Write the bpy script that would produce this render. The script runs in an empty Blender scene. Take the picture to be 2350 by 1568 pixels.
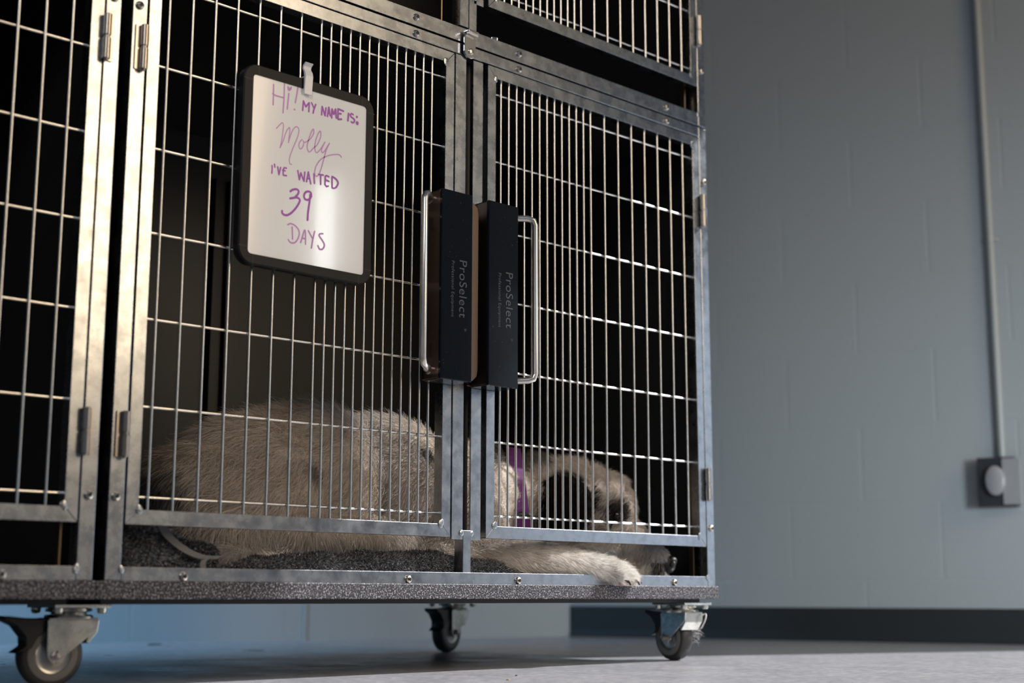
import bpy, bmesh, math, random
import numpy as np
from mathutils import Vector, Matrix

random.seed(7)
rng = np.random.default_rng(11)
scene = bpy.context.scene
col = scene.collection

# ------------------------------------------------------------------ units
# Cage measurements are taken in cage wire pitches (one wide wire gap = 37 mm).
# x runs along the cage front, y goes back into the cage, z is up (0 = top cross wire of the lower doors).
S = 0.037
ZF = -25.74                       # floor level in pitches


def W(x, y, z):
    return Vector((x * S, y * S, (z - ZF) * S))


# ------------------------------------------------------------------ camera
CAM = (-26.389, -45.624, -22.541)
YAW, PITCH, ROLL = 0.76826, 0.17368, 0.0023
cd = bpy.data.cameras.new('camera')
cam = bpy.data.objects.new('camera', cd)
col.objects.link(cam)
scene.camera = cam
cy_, sy_, cp_, sp_ = math.cos(YAW), math.sin(YAW), math.cos(PITCH), math.sin(PITCH)
fwd = Vector((sy_ * cp_, cy_ * cp_, sp_))
rt = Vector((cy_, -sy_, 0))
up = rt.cross(fwd)
rt2 = rt * math.cos(ROLL) + up * math.sin(ROLL)
up2 = up * math.cos(ROLL) - rt * math.sin(ROLL)
m = Matrix((rt2, up2, -fwd)).transposed().to_4x4()
m.translation = W(*CAM)
cam.matrix_world = m
cd.sensor_width = 36.0
cd.lens = 3315.07 / 2350 * 36.0
cd.clip_start = 0.05
cd.dof.use_dof = True
cd.dof.focus_distance = 2.26
cd.dof.aperture_fstop = 2.8

# ------------------------------------------------------------------ view transform
vs = scene.view_settings
vs.view_transform = 'Standard'
vs.look = 'None'
vs.gamma = 1.0
vs.use_curve_mapping = False
vs.exposure = 0.0

# ------------------------------------------------------------------ world and lights
world = bpy.data.worlds.new('world')
scene.world = world
world.use_nodes = True
bg = world.node_tree.nodes['Background']
bg.inputs[0].default_value = (0.30, 0.44, 0.60, 1)
bg.inputs[1].default_value = 0.19

SUN_DIR = Vector((-2.5, 1.0, -2.0)).normalized()
sd = bpy.data.lights.new('sun', 'SUN')
sun = bpy.data.objects.new('sun', sd)
col.objects.link(sun)
sun.rotation_euler = SUN_DIR.to_track_quat('-Z', 'Y').to_euler()
sd.energy = 6.5
sd.angle = math.radians(0.6)
sd.color = (1.0, 0.97, 0.95)


def area_light(name, loc, target, sx, sy, power, color, spread=180):
    ld = bpy.data.lights.new(name, 'AREA')
    ld.shape = 'RECTANGLE'
    ld.size, ld.size_y = sx, sy
    ld.energy = power
    ld.color = color
    ld.spread = math.radians(spread)
    o = bpy.data.objects.new(name, ld)
    col.objects.link(o)
    o.location = loc
    o.rotation_euler = (Vector(target) - Vector(loc)).to_track_quat('-Z', 'Y').to_euler()
    return o


# added warm panel, front right, for gold reflections on the left posts
area_light('warm_fill', W(49, -92, 30), W(42, 0, 12), 1.15, 2.0, 54, (1.0, 0.74, 0.46))
# added soft fill from the left, behind the camera
area_light('left_fill', W(-75, -80, 62), W(10, 0, -12), 1.2, 1.2, 4.5, (1.0, 0.94, 0.88), 48)
# daylight coming in through the glass door opening in the right wall
area_light('door_daylight', W(78, -36, -9), W(20, -10, -16), 1.7, 1.1, 5.4, (0.78, 0.88, 1.0))
# cool fill put behind the cage to brighten the back wall
area_light('back_wall_fill', W(-22, 26, 10), W(22, 44, -25), 0.7, 0.7, 6.5, (0.40, 0.70, 1.0), 60)
# unseen cool light added to lift the lower right wall
area_light('right_wall_fill', W(6, -96, -14), W(72, -3, -21), 0.8, 0.8, 8, (0.86, 0.95, 1.0), 42)
# small bulb mirrored in the whiteboard
area_light('bulb', W(70.3, -86.2, 18.7), W(7, 0, -8.3), 0.08, 0.42, 1.7, (0.95, 1.0, 0.98))


# ------------------------------------------------------------------ materials
def mat(name, base=(.5, .5, .5), rough=.5, metal=0.0, spec=.5, **kw):
    mt = bpy.data.materials.new(name)
    mt.use_nodes = True
    b = mt.node_tree.nodes['Principled BSDF']
    b.inputs['Base Color'].default_value = (*base, 1)
    b.inputs['Roughness'].default_value = rough
    b.inputs['Metallic'].default_value = metal
    b.inputs['Specular IOR Level'].default_value = spec
    for k, v in kw.items():
        b.inputs[k.replace('_', ' ')].default_value = v
    return mt


def N(mt, typ, **kw):
    n = mt.node_tree.nodes.new(typ)
    for k, v in kw.items():
        setattr(n, k, v)
    return n


def L(mt, a, b):
    mt.node_tree.links.new(a, b)


def noise(mt, scale, detail=4, rough=.6, stretch=None):
    tc = N(mt, 'ShaderNodeTexCoord')
    mp = N(mt, 'ShaderNodeMapping')
    L(mt, tc.outputs['Object'], mp.inputs['Vector'])
    if stretch:
        mp.inputs['Scale'].default_value = stretch
    n = N(mt, 'ShaderNodeTexNoise')
    n.inputs['Scale'].default_value = scale
    n.inputs['Detail'].default_value = detail
    n.inputs['Roughness'].default_value = rough
    L(mt, mp.outputs[0], n.inputs['Vector'])
    return n.outputs['Fac']


def ramp(mt, fac, stops):
    r = N(mt, 'ShaderNodeValToRGB')
    e = r.color_ramp.elements
    while len(e) < len(stops):
        e.new(.5)
    for i, (p, c) in enumerate(stops):
        e[i].position = p
        e[i].color = (*c, 1) if not isinstance(c, (int, float)) else (c, c, c, 1)
    L(mt, fac, r.inputs[0])
    return r.outputs[0]


def bsdf(mt):
    return mt.node_tree.nodes['Principled BSDF']


def bump(mt, fac, strength, dist):
    b = N(mt, 'ShaderNodeBump')
    b.inputs['Strength'].default_value = strength
    b.inputs['Distance'].default_value = dist
    L(mt, fac, b.inputs['Height'])
    L(mt, b.outputs[0], bsdf(mt).inputs['Normal'])


def steel(name, tint=(.36, .39, .43), r0=.22, r1=.33, dark=.8):
    mt = mat(name, tint, .3, 1.0)
    f = noise(mt, 48, 8, .62)
    L(mt, ramp(mt, f, [(.34, tuple(c * dark for c in tint)), (.5, tint), (.7, tuple(min(1, c * 1.12) for c in tint))]), bsdf(mt).inputs['Base Color'])
    f2 = noise(mt, 30, 6, .7)
    L(mt, ramp(mt, f2, [(.35, r0), (.65, r1)]), bsdf(mt).inputs['Roughness'])
    f3 = noise(mt, 90, 6, .65)
    bump(mt, f3, .05, .0004)
    return mt


M = {}
M['steel'] = steel('galvanised_steel')
M['wire'] = mat('bright_wire', (.74, .73, .71), .24, 1.0)
M['polished'] = mat('polished_steel', (.72, .70, .68), .2, 1.0)
M['rod'] = mat('satin_rod', (.78, .74, .70), .27, 1.0)
M['fastener'] = mat('fastener_steel', (.66, .62, .57), .25, 1.0)
M['socket'] = mat('socket_black', (.015, .012, .01), .5)
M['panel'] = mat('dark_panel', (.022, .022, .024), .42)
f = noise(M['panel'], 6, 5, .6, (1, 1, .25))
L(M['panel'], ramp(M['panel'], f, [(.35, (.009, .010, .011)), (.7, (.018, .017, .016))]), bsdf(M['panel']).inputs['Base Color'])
M['black'] = mat('gloss_black_plastic', (.008, .011, .018), .12, 0, .2)
f = noise(M['black'], 300, 2, .5)
L(M['black'], ramp(M['black'], f, [(.72, (.006, .009, .014)), (.80, (.08, .10, .12))]), bsdf(M['black']).inputs['Base Color'])
M['emboss'] = mat('embossed_black', (.10, .11, .13), .14)
M['gasket'] = mat('black_gasket', (.008, .008, .009), .5)
M['bronze'] = mat('bronzed_edge', (.30, .22, .14), .35, 1.0)
M['slab'] = mat('speckled_rubber_edge', (.1, .1, .11), .55)
f = noise(M['slab'], 430, 2, .6)
L(M['slab'], ramp(M['slab'], f, [(.49, (.006, .006, .012)), (.56, (.09, .09, .11)), (.66, (.48, .48, .55))]), bsdf(M['slab']).inputs['Base Color'])
bump(M['slab'], f, .5, .001)
M['board_white'] = mat('board_white', (.88, .88, .88), .11)
bsdf(M['board_white']).inputs['Coat Weight'].default_value = .3
M['board_frame'] = mat('board_frame_black', (.011, .011, .012), .5, 0, .22)
M['ink'] = mat('purple_marker', (.36, .06, .46), .4)
M['ink_thin'] = mat('thin_purple_marker', (.56, .25, .62), .4)
M['clip'] = mat('white_plastic', (.80, .79, .80), .3)
M['rubber'] = mat('wheel_rubber', (.035, .035, .036), .45)
M['tread'] = mat('grey_wheel_rim', (.16, .155, .15), .45)
M['hub'] = mat('wheel_hub', (.42, .42, .42), .3, .85)
M['zinc'] = steel('zinc_plate', (.62, .63, .60), .2, .34, .85)
M['brake'] = mat('black_brake', (.012, .013, .015), .4)
M['hem'] = mat('towel_hem', (.17, .165, .16), .9)
M['nose'] = mat('wet_nose', (.009, .008, .009), .48, 0, .25)
M['eye'] = mat('dark_eye', (.010, .007, .006), .05)
M['claw'] = mat('dark_claw', (.02, .017, .015), .3)
M['pad'] = mat('paw_pad', (.32, .16, .11), .6)
M['collar'] = mat('purple_collar', (.16, .035, .20), .75)
f = noise(M['collar'], 900, 2, .5)
bump(M['collar'], f, .5, .0006)
M['baseboard'] = mat('black_cove_base', (.010, .014, .018), .45)
M['crumb_red'] = mat('red_crumb', (.20, .03, .02), .8)
M['crumb_tan'] = mat('tan_crumb', (.42, .30, .14), .8)
M['debris'] = mat('dark_debris', (.03, .035, .03), .8)
M['outlet_box'] = mat('outlet_box_grey', (.018, .022, .028), .4)
M['outlet_cover'] = mat('outlet_cover', (.22, .23, .25), .35)
M['pipe'] = mat('painted_pipe', (.24, .26, .265), .35)


def color_attr_mat(name, rough):
    mt = mat(name, (.6, .5, .4), rough, 0, .25)
    a = N(mt, 'ShaderNodeVertexColor')
    a.layer_name = 'Col'
    L(mt, a.outputs[0], bsdf(mt).inputs['Base Color'])
    return mt


M['skin'] = color_attr_mat('dog_undercoat', .9)
M['fur'] = color_attr_mat('dog_fur', .6)
bsdf(M['fur']).inputs['Specular IOR Level'].default_value = .08
tr_ = N(M['fur'], 'ShaderNodeBsdfTranslucent')
at_ = [n for n in M['fur'].node_tree.nodes if n.type == 'VERTEX_COLOR'][0]
L(M['fur'], at_.outputs[0], tr_.inputs['Color'])
mx_ = N(M['fur'], 'ShaderNodeMixShader')
mx_.inputs[0].default_value = .42
L(M['fur'], bsdf(M['fur']).outputs[0], mx_.inputs[1])
L(M['fur'], tr_.outputs[0], mx_.inputs[2])
L(M['fur'], mx_.outputs[0], M['fur'].node_tree.nodes['Material Output'].inputs['Surface'])
M['guard'] = mat('bronze_guard', (.15, .11, .09), .36, 1.0)
M['hinge'] = mat('hinge_steel', (.42, .38, .34), .27, 1.0)
M['earskin'] = mat('ear_skin', (.006, .005, .005), .9, 0, .05)
M['towel'] = mat('grey_terry', (.075, .076, .080), .95)
f = noise(M['towel'], 420, 3, .6)
L(M['towel'], ramp(M['towel'], f, [(.4, (.03, .03, .034)), (.6, (.13, .13, .14))]), bsdf(M['towel']).inputs['Base Color'])
bump(M['towel'], f, .8, .002)
M['loop'] = color_attr_mat('terry_loops', .9)

M['floor'] = mat('sealed_floor', (.38, .39, .41), .34)
f = noise(M['floor'], 60, 10, .72)
L(M['floor'], ramp(M['floor'], f, [(.34, (.22, .228, .26)), (.52, (.335, .34, .37)), (.68, (.47, .48, .50))]), bsdf(M['floor']).inputs['Base Color'])
f = noise(M['floor'], 9, 6, .6)
L(M['floor'], ramp(M['floor'], f, [(.3, .26), (.7, .44)]), bsdf(M['floor']).inputs['Roughness'])
f = noise(M['floor'], 240, 4, .6)
bump(M['floor'], f, .25, .0008)


def wall_mat(name, c):
    mt = mat(name, c, .42)
    tc = N(mt, 'ShaderNodeTexCoord')
    br = N(mt, 'ShaderNodeTexBrick')
    br.inputs['Color1'].default_value = (1, 1, 1, 1)
    br.inputs['Color2'].default_value = (1, 1, 1, 1)
    br.inputs['Mortar'].default_value = (0, 0, 0, 1)
    br.inputs['Scale'].default_value = 1.0
    br.inputs['Mortar Size'].default_value = .005
    br.inputs['Mortar Smooth'].default_value = 1.0
    br.inputs['Brick Width'].default_value = .40
    br.inputs['Row Height'].default_value = .20
    L(mt, tc.outputs['UV'], br.inputs['Vector'])
    n = noise(mt, 40, 5, .6)
    mx = N(mt, 'ShaderNodeMath', operation='MULTIPLY_ADD')
    L(mt, n, mx.inputs[0])
    mx.inputs[1].default_value = .25
    L(mt, br.outputs['Fac'], mx.inputs[2])
    b = N(mt, 'ShaderNodeBump')
    b.invert = True
    b.inputs['Strength'].default_value = .35
    b.inputs['Distance'].default_value = .002
    L(mt, mx.outputs[0], b.inputs['Height'])
    L(mt, b.outputs[0], bsdf(mt).inputs['Normal'])
    return mt


M['wall'] = wall_mat('grey_blue_block_wall', (.27, .30, .32))
M['wall_back'] = wall_mat('grey_blue_back_wall', (.30, .335, .36))


# ------------------------------------------------------------------ mesh helpers (all in pitches)
class MB:
    def __init__(self):
        self.v, self.f = [], []

    def add(self, vs_, fs):
        o = len(self.v)
        self.v += [tuple(p) for p in vs_]
        self.f += [tuple(i + o for i in f_) for f_ in fs]
        return self

    def box(self, x0, x1, y0, y1, z0, z1):
        vs_ = [(x, y, z) for x in (x0, x1) for y in (y0, y1) for z in (z0, z1)]
        return self.add(vs_, [(0, 1, 3, 2), (4, 6, 7, 5), (0, 4, 5, 1), (2, 3, 7, 6), (0, 2, 6, 4), (1, 5, 7, 3)])

    def prism(self, pts, y0, y1):
        """polygon pts (x,z) extruded along y"""
        n = len(pts)
        vs_ = [(x, y0, z) for x, z in pts] + [(x, y1, z) for x, z in pts]
        fs = [tuple(range(n)), tuple(range(2 * n - 1, n - 1, -1))]
        fs += [(i, i + n, (i + 1) % n + n, (i + 1) % n) for i in range(n)]
        return self.add(vs_, fs)

    def tube(self, pts, r, n=12, caps=True):
        P = [Vector(p) for p in pts]
        rings = []
        ref = None
        for i, p in enumerate(P):
            t = (P[min(i + 1, len(P) - 1)] - P[max(i - 1, 0)]).normalized()
            if ref is None:
                ref = Vector((0, 0, 1)) if abs(t.z) < .9 else Vector((1, 0, 0))
            u = (ref - t * ref.dot(t)).normalized()
            w = t.cross(u)
            ref = u
            rr = r[i] if isinstance(r, (list, tuple)) else r
            rings.append([p + (u * math.cos(a) + w * math.sin(a)) * rr for a in [2 * math.pi * k / n for k in range(n)]])
        vs_ = [q for g in rings for q in g]
        fs = []
        for i in range(len(P) - 1):
            for k in range(n):
                fs.append((i * n + k, i * n + (k + 1) % n, (i + 1) * n + (k + 1) % n, (i + 1) * n + k))
        if caps:
            fs.append(tuple(range(n - 1, -1, -1)))
            fs.append(tuple(range((len(P) - 1) * n, len(P) * n)))
        return self.add(vs_, fs)

    def lathe(self, c, axis, prof, n=32, closed=False):
        """prof: list of (radius, height along axis)"""
        c = Vector(c)
        a = Vector(axis).normalized()
        u = (Vector((0, 0, 1)) if abs(a.z) < .9 else Vector((1, 0, 0))).cross(a).normalized()
        w = a.cross(u)
        vs_, fs = [], []
        m_ = len(prof)
        for r, h in prof:
            for k in range(n):
                t = 2 * math.pi * k / n
                vs_.append(c + a * h + (u * math.cos(t) + w * math.sin(t)) * r)
        for i in range(m_ if closed else m_ - 1):
            j = (i + 1) % m_
            for k in range(n):
                fs.append((i * n + k, i * n + (k + 1) % n, j * n + (k + 1) % n, j * n + k))
        if not closed:
            if prof[0][0] > 1e-4:
                fs.append(tuple(range(n - 1, -1, -1)))
            if prof[-1][0] > 1e-4:
                fs.append(tuple(range((m_ - 1) * n, m_ * n)))
        return self.add(vs_, fs)

    def ell(self, c, r, rot=None, nu=20, nv=12):
        vs_, fs = [], []
        R = rot or Matrix.Identity(3)
        for j in range(nv + 1):
            ph = math.pi * j / nv
            for i in range(nu):
                th = 2 * math.pi * i / nu
                p = Vector((r[0] * math.sin(ph) * math.cos(th), r[1] * math.sin(ph) * math.sin(th), r[2] * math.cos(ph)))
                vs_.append(R @ p + Vector(c))
        for j in range(nv):
            for i in range(nu):
                fs.append((j * nu + i, (j + 1) * nu + i, (j + 1) * nu + (i + 1) % nu, j * nu + (i + 1) % nu))
        return self.add(vs_, fs)

    def cap(self, a, b, r0, r1, n=16):
        """rounded tapered limb"""
        a, b = Vector(a), Vector(b)
        d = b - a
        ln = d.length
        prof = []
        for k in range(6):
            t = math.pi / 2 * k / 5
            prof.append((max(1e-5, r0 * math.sin(t)), -r0 * math.cos(t)))
        for k in range(6):
            t = math.pi / 2 * k / 5
            prof.append((max(1e-5, r1 * math.cos(t)), ln + r1 * math.sin(t)))
        return self.lathe(a, d, prof, n)

    def xf(self, fn):
        self.v = [tuple(fn(Vector(p))) for p in self.v]
        return self


ORG = {}


def new_obj(name, data, parent):
    o = bpy.data.objects.new(name, data)
    col.objects.link(o)
    if parent is not None:
        o.parent = parent
        ORG[o.name] = ORG[parent.name]
    return o


def clean_normals(me):
    bm = bmesh.new()
    bm.from_mesh(me)
    bmesh.ops.remove_doubles(bm, verts=bm.verts, dist=1e-6)
    bmesh.ops.recalc_face_normals(bm, faces=bm.faces)
    bm.to_mesh(me)
    bm.free()


def build(name, mb, material, parent=None, org=None, bevel=0, smooth=False, seg=2):
    """org: origin in pitches for top-level objects"""
    base = ORG[parent.name] if parent is not None else Vector(org or (0, 0, ZF))
    me = bpy.data.meshes.new(name)
    vs_ = [(Vector(p) - base) * S for p in mb.v]
    me.from_pydata(vs_, [], mb.f)
    clean_normals(me)
    me.materials.append(material)
    o = new_obj(name, me, parent)
    if parent is None:
        o.location = W(*base)
        ORG[o.name] = base
    if smooth:
        me.shade_smooth()
        md = None
    if bevel:
        md = o.modifiers.new('bevel', 'BEVEL')
        md.width = bevel
        md.segments = seg
        md.limit_method = 'ANGLE'
        md.angle_limit = math.radians(40)
    return o


def sharp(o, deg=35):
    me = o.data
    me.shade_smooth()
    try:
        me.set_sharp_from_angle(angle=math.radians(deg))
    except Exception:
        pass
    return o


def tag(o, label=None, cat=None, group=None, kind=None):
    if label:
        o['label'] = label
    if cat:
        o['category'] = cat
    if group:
        o['group'] = group
    if kind:
        o['kind'] = kind
    return o


def thing(name, org, label, cat, group=None):
    o = bpy.data.objects.new(name, None)
    o.empty_display_size = .05
    col.objects.link(o)
    ORG[o.name] = Vector(org)
    o.location = W(*org)
    return tag(o, label, cat, group)


def copy_at(src, name, parent, dx, dy, dz):
    """shares mesh data; src mesh was built relative to the same root origin"""
    o = bpy.data.objects.new(name, src.data)
    col.objects.link(o)
    o.parent = parent
    ORG[o.name] = ORG[parent.name]
    o.location = Vector((dx, dy, dz)) * S
    for md in src.modifiers:
        n = o.modifiers.new(md.name, md.type)
        if md.type == 'BEVEL':
            n.width, n.segments, n.limit_method, n.angle_limit = md.width, md.segments, md.limit_method, md.angle_limit
    return o


def catmull(pts, k=8):
    P = [Vector(p) for p in pts]
    if len(P) < 3:
        return P
    out = []
    Q = [P[0] * 2 - P[1]] + P + [P[-1] * 2 - P[-2]]
    for i in range(1, len(Q) - 2):
        for j in range(k):
            t = j / k
            out.append(.5 * ((2 * Q[i]) + (Q[i + 1] - Q[i - 1]) * t + (2 * Q[i - 1] - 5 * Q[i] + 4 * Q[i + 1] - Q[i + 2]) * t * t + (3 * Q[i] - Q[i - 1] - 3 * Q[i + 1] + Q[i + 2]) * t ** 3))
    out.append(P[-1])
    return out

# ------------------------------------------------------------------ the room
mb = MB().box(-90, 140, -150, 90, ZF - 3, ZF)
tag(build('floor', mb, M['floor'], org=(0, 0, ZF)), 'smooth grey speckled sealed floor', 'floor', kind='structure')


def wall_between(name, a, b, z0, z1, material, thick=3, side=1):
    """slab from a to b (x,y); uv in metres along the wall"""
    a, b = Vector((*a, 0)), Vector((*b, 0))
    d = (b - a).normalized()
    n = Vector((-d.y, d.x, 0)) * side * thick
    ln = (b - a).length
    mb_ = MB()
    mb_.add([(p.x, p.y, z) for p in (a, b, b + n, a + n) for z in (z0, z1)],
            [(0, 1, 3, 2), (2, 3, 5, 4), (4, 5, 7, 6), (6, 7, 1, 0), (0, 2, 4, 6), (1, 7, 5, 3)])
    o = build(name, mb_, material, org=(a.x, a.y, ZF))
    uv = o.data.uv_layers.new(name='UVMap')
    for lp in o.data.loops:
        c = o.data.vertices[lp.vertex_index].co
        uv.data[lp.index].uv = (c.x * d.x + c.y * d.y + .13, c.z + .04)
    tag(o, None, None, kind='structure')
    return o


CX, CY = 56.9, 33.9                      # far corner of the room
wd = Vector((9.7, -33.15, 0)).normalized()          # direction of the right wall towards the viewer


def on_right(t):
    return (CX + wd.x * t, CY + wd.y * t)


jamb = 45.1
w = wall_between('wall_right', (CX, CY), on_right(jamb), ZF, 84, M['wall'])
tag(w, 'plain grey blue painted block wall right of the cages', 'wall')
w2 = wall_between('wall_right_lintel', on_right(jamb), on_right(jamb + 58), 36, 84, M['wall'])
tag(w2, 'wall above the glass door opening', 'wall')
w3 = wall_between('wall_right_near', on_right(jamb + 58), on_right(jamb + 120), ZF, 84, M['wall'])
tag(w3, 'grey blue wall on the near side of the door opening', 'wall')
bd = Vector((20.5 - CX, 44 - CY, 0)).normalized()
w4 = wall_between('wall_back', (CX, CY), (CX + bd.x * 150, CY + bd.y * 150), ZF, 84, M['wall_back'], side=-1)
tag(w4, 'bluish wall seen low down behind the cages', 'wall')
# vertical joint in the back wall
q0 = Vector((CX, CY, 0)) + bd * 22.0
mb = MB()
nn = Vector((-bd.y, bd.x, 0))
if nn.y > 0:
    nn = -nn
for s0, s1, d0 in ((-.12, .12, .12),):
    pts = [q0 + bd * s0, q0 + bd * s1, q0 + bd * s1 + nn * d0, q0 + bd * s0 + nn * d0]
    mb.add([(p.x, p.y, z) for p in pts for z in (ZF, 60)], [(0, 1, 3, 2), (2, 3, 5, 4), (4, 5, 7, 6), (6, 7, 1, 0), (0, 2, 4, 6), (1, 7, 5, 3)])
tag(build('trim_1', mb, M['wall_back'], org=(q0.x, q0.y, ZF)), 'thin upright joint strip on the back wall', 'trim', kind='structure')


def base_strip(name, a, b, h, thick, side):
    a, b = Vector((*a, 0)), Vector((*b, 0))
    d = (b - a).normalized()
    n = Vector((-d.y, d.x, 0)) * side
    mb_ = MB()
    prof = [(0, 0), (thick * 2.2, 0), (thick * 1.2, .25), (thick, .6), (thick, h - .1), (thick * .5, h), (0, h)]
    vs_ = []
    for p in (a, b):
        for o_, z in prof:
            q = p + n * o_
            vs_.append((q.x, q.y, ZF + z))
    k = len(prof)
    mb_.add(vs_, [tuple(range(k)), tuple(range(2 * k - 1, k - 1, -1))] + [(i, (i + 1) % k, (i + 1) % k + k, i + k) for i in range(k)])
    return build(name, mb_, M['baseboard'], org=(a.x, a.y, ZF))


bb = base_strip('baseboard_right', on_right(.02), on_right(jamb), 2.35, .12, -1)
tag(bb, 'black rubber cove baseboard along the right wall', 'baseboard', kind='structure')

# conduit and outlet on the right wall
wn = Vector((wd.y, -wd.x, 0))            # into the room
if wn.x > 0:
    wn = -wn


def rw(t, out, z):
    p = Vector((CX, CY, 0)) + wd * t + wn * out
    return (p.x, p.y, z)


TC = 33.3
mb = MB().tube([rw(TC, .32, -13.2), rw(TC, .32, 60)], .27, 14)
for z in (2, 22, 42):
    mb.tube([rw(TC - .55, .12, z), rw(TC, .62, z), rw(TC + .55, .12, z)], .07, 6)
cn = sharp(build('electrical_conduit', mb, M['pipe'], org=rw(TC, 0, -13.2)))
tag(cn, 'thin painted conduit pipe running up the grey wall at far right', 'pipe')

ob = thing('electrical_outlet', rw(TC, 0, -16.2), 'dark surface-mounted electrical box low on the grey wall under the pipe', 'outlet')


def wall_box(mb_, t0, t1, o0, o1, z0, z1):
    c = [rw(t, o_, z) for t in (t0, t1) for o_ in (o0, o1) for z in (z0, z1)]
    mb_.add(c, [(0, 1, 3, 2), (4, 6, 7, 5), (0, 4, 5, 1), (2, 3, 7, 6), (0, 2, 6, 4), (1, 5, 7, 3)])
    return mb_


build('box_body', wall_box(MB(), TC - 1.5, TC + 1.0, .0, 1.3, -16.6, -13.3), M['outlet_box'], ob, bevel=.002)
build('cover_plate', wall_box(MB(), TC + .15, TC + 1.35, 1.25, 1.42, -16.5, -13.4), M['outlet_cover'], ob, bevel=.001)
mb = MB().lathe(rw(TC - .25, 1.3, -14.9), wn, [(.62, 0), (.62, .55), (.5, .62), (.0001, .62)], 24)
mb.xf(lambda p: Vector((p.x, p.y, -14.9 + (p.z + 14.9) * 1.6)))
sharp(build('socket_face', mb, M['outlet_cover'], ob))

# things lying on the floor
M['pad2'] = mat('tan_scrap', (.30, .28, .20), .8)


def debris(name, x, y, r, material, label, cat, hk=.45):
    mb_ = MB()
    n = 9
    rs = [r * random.uniform(.6, 1.2) for _ in range(n)]
    vs_ = [(x + rs[k] * math.cos(2 * math.pi * k / n), y + rs[k] * .8 * math.sin(2 * math.pi * k / n), ZF + .01) for k in range(n)]
    vs_ += [(x + .6 * rs[k] * math.cos(2 * math.pi * k / n), y + .5 * rs[k] * math.sin(2 * math.pi * k / n), ZF + .01 + r * hk) for k in range(n)]
    mb_.add(vs_, [tuple(range(n)), tuple(range(2 * n - 1, n - 1, -1))] + [(k, (k + 1) % n, (k + 1) % n + n, k + n) for k in range(n)])
    return tag(build(name, mb_, material, org=(x, y, ZF), smooth=True), label, cat)




debris('crumb', 14.9, -3.2, .085, M['crumb_red'], 'tiny dark red crumb on the sunlit floor, farther of two', 'crumb')
debris('crumb', 12.6, -5.1, .085, M['crumb_tan'], 'tiny tan crumb on the sunlit floor, nearer of two', 'crumb')
debris('floor_debris', 22.0, 25.7, .75, M['pad2'], 'small tan flat scrap on the shaded floor below the dog', 'scrap', .05)
debris('floor_debris', 22.4, 37.5, .6, M['debris'], 'small dark scrap on the shaded floor far behind the left caster', 'scrap', .12)

# ------------------------------------------------------------------ the cages
Z_DB, Z_DT = -20.15, 1.15          # door outer bottom / top
FW = .5                            # frame tube width


def mitre_frame(mb_, x0, x1, z0, z1, w, y0, y1, wz=None, g=.008):
    wz = wz or w
    mb_.prism([(x0, z0), (x1, z0), (x1 - w, z0 + wz - g), (x0 + w, z0 + wz - g)], y0, y1)
    mb_.prism([(x0, z1), (x0 + w, z1 - wz + g), (x1 - w, z1 - wz + g), (x1, z1)], y0, y1)
    mb_.prism([(x0, z0 + g * 2), (x0 + w - g, z0 + wz + g), (x0 + w - g, z1 - wz - g), (x0, z1 - g * 2)], y0, y1)
    mb_.prism([(x1, z0 + g * 2), (x1, z1 - g * 2), (x1 - w + g, z1 - wz - g), (x1 - w + g, z0 + wz + g)], y0, y1)
    return mb_


def weld(mb_, x, y, z, r=.16):
    for k in range(3):
        mb_.ell((x + random.uniform(-.05, .05), y, z + random.uniform(-.08, .08)), (r * random.uniform(.6, 1), .035, r * random.uniform(.7, 1.1)), nu=10, nv=6)


def add_screw(root, proto, x, z, y=0.0):
    if proto[0] is None:
        b = ORG[root.name]
        mb_ = MB().lathe((b.x, b.y, b.z), (0, -1, 0), [(.16, 0), (.158, .05), (.135, .10), (.085, .125), (.075, .06), (.0001, .06)], 20)
        o = sharp(build('screw', mb_, M['fastener'], root))
        mb_ = MB().lathe((b.x, b.y, b.z), (0, -1, 0), [(.07, .062), (.0001, .0625)], 6)
        s = build('socket', mb_, M['socket'], o)
        proto[0], proto[1] = o, s
    else:
        o = copy_at(proto[0], 'screw', root, 0, 0, 0)
        s = copy_at(proto[1], 'socket', o, 0, 0, 0)
    b = ORG[root.name]
    o.location = Vector((x - b.x, y - b.y, z - b.z)) * S


def hinge(parent, x, z0, z1, leaf_dir):
    zm = (z0 + z1) / 2
    mb_ = MB()
    mb_.box(min(x, x + leaf_dir * .3), max(x, x + leaf_dir * .3), -.07, 0, z0, z1)
    for a, b in ((z0, zm - .04), (zm + .04, z1)):
        mb_.lathe((x, -.17, a), (0, 0, 1), [(.13, 0), (.15, .02), (.15, b - a - .02), (.13, b - a)], 20)
    mb_.lathe((x, -.17, zm - .04), (0, 0, 1), [(.11, 0), (.11, .08)], 16)
    mb_.lathe((x, -.17, z0 - .05), (0, 0, 1), [(.07, 0), (.08, .06)], 12)
    return sharp(build('hinge', mb_, M['hinge'], parent))


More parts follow.
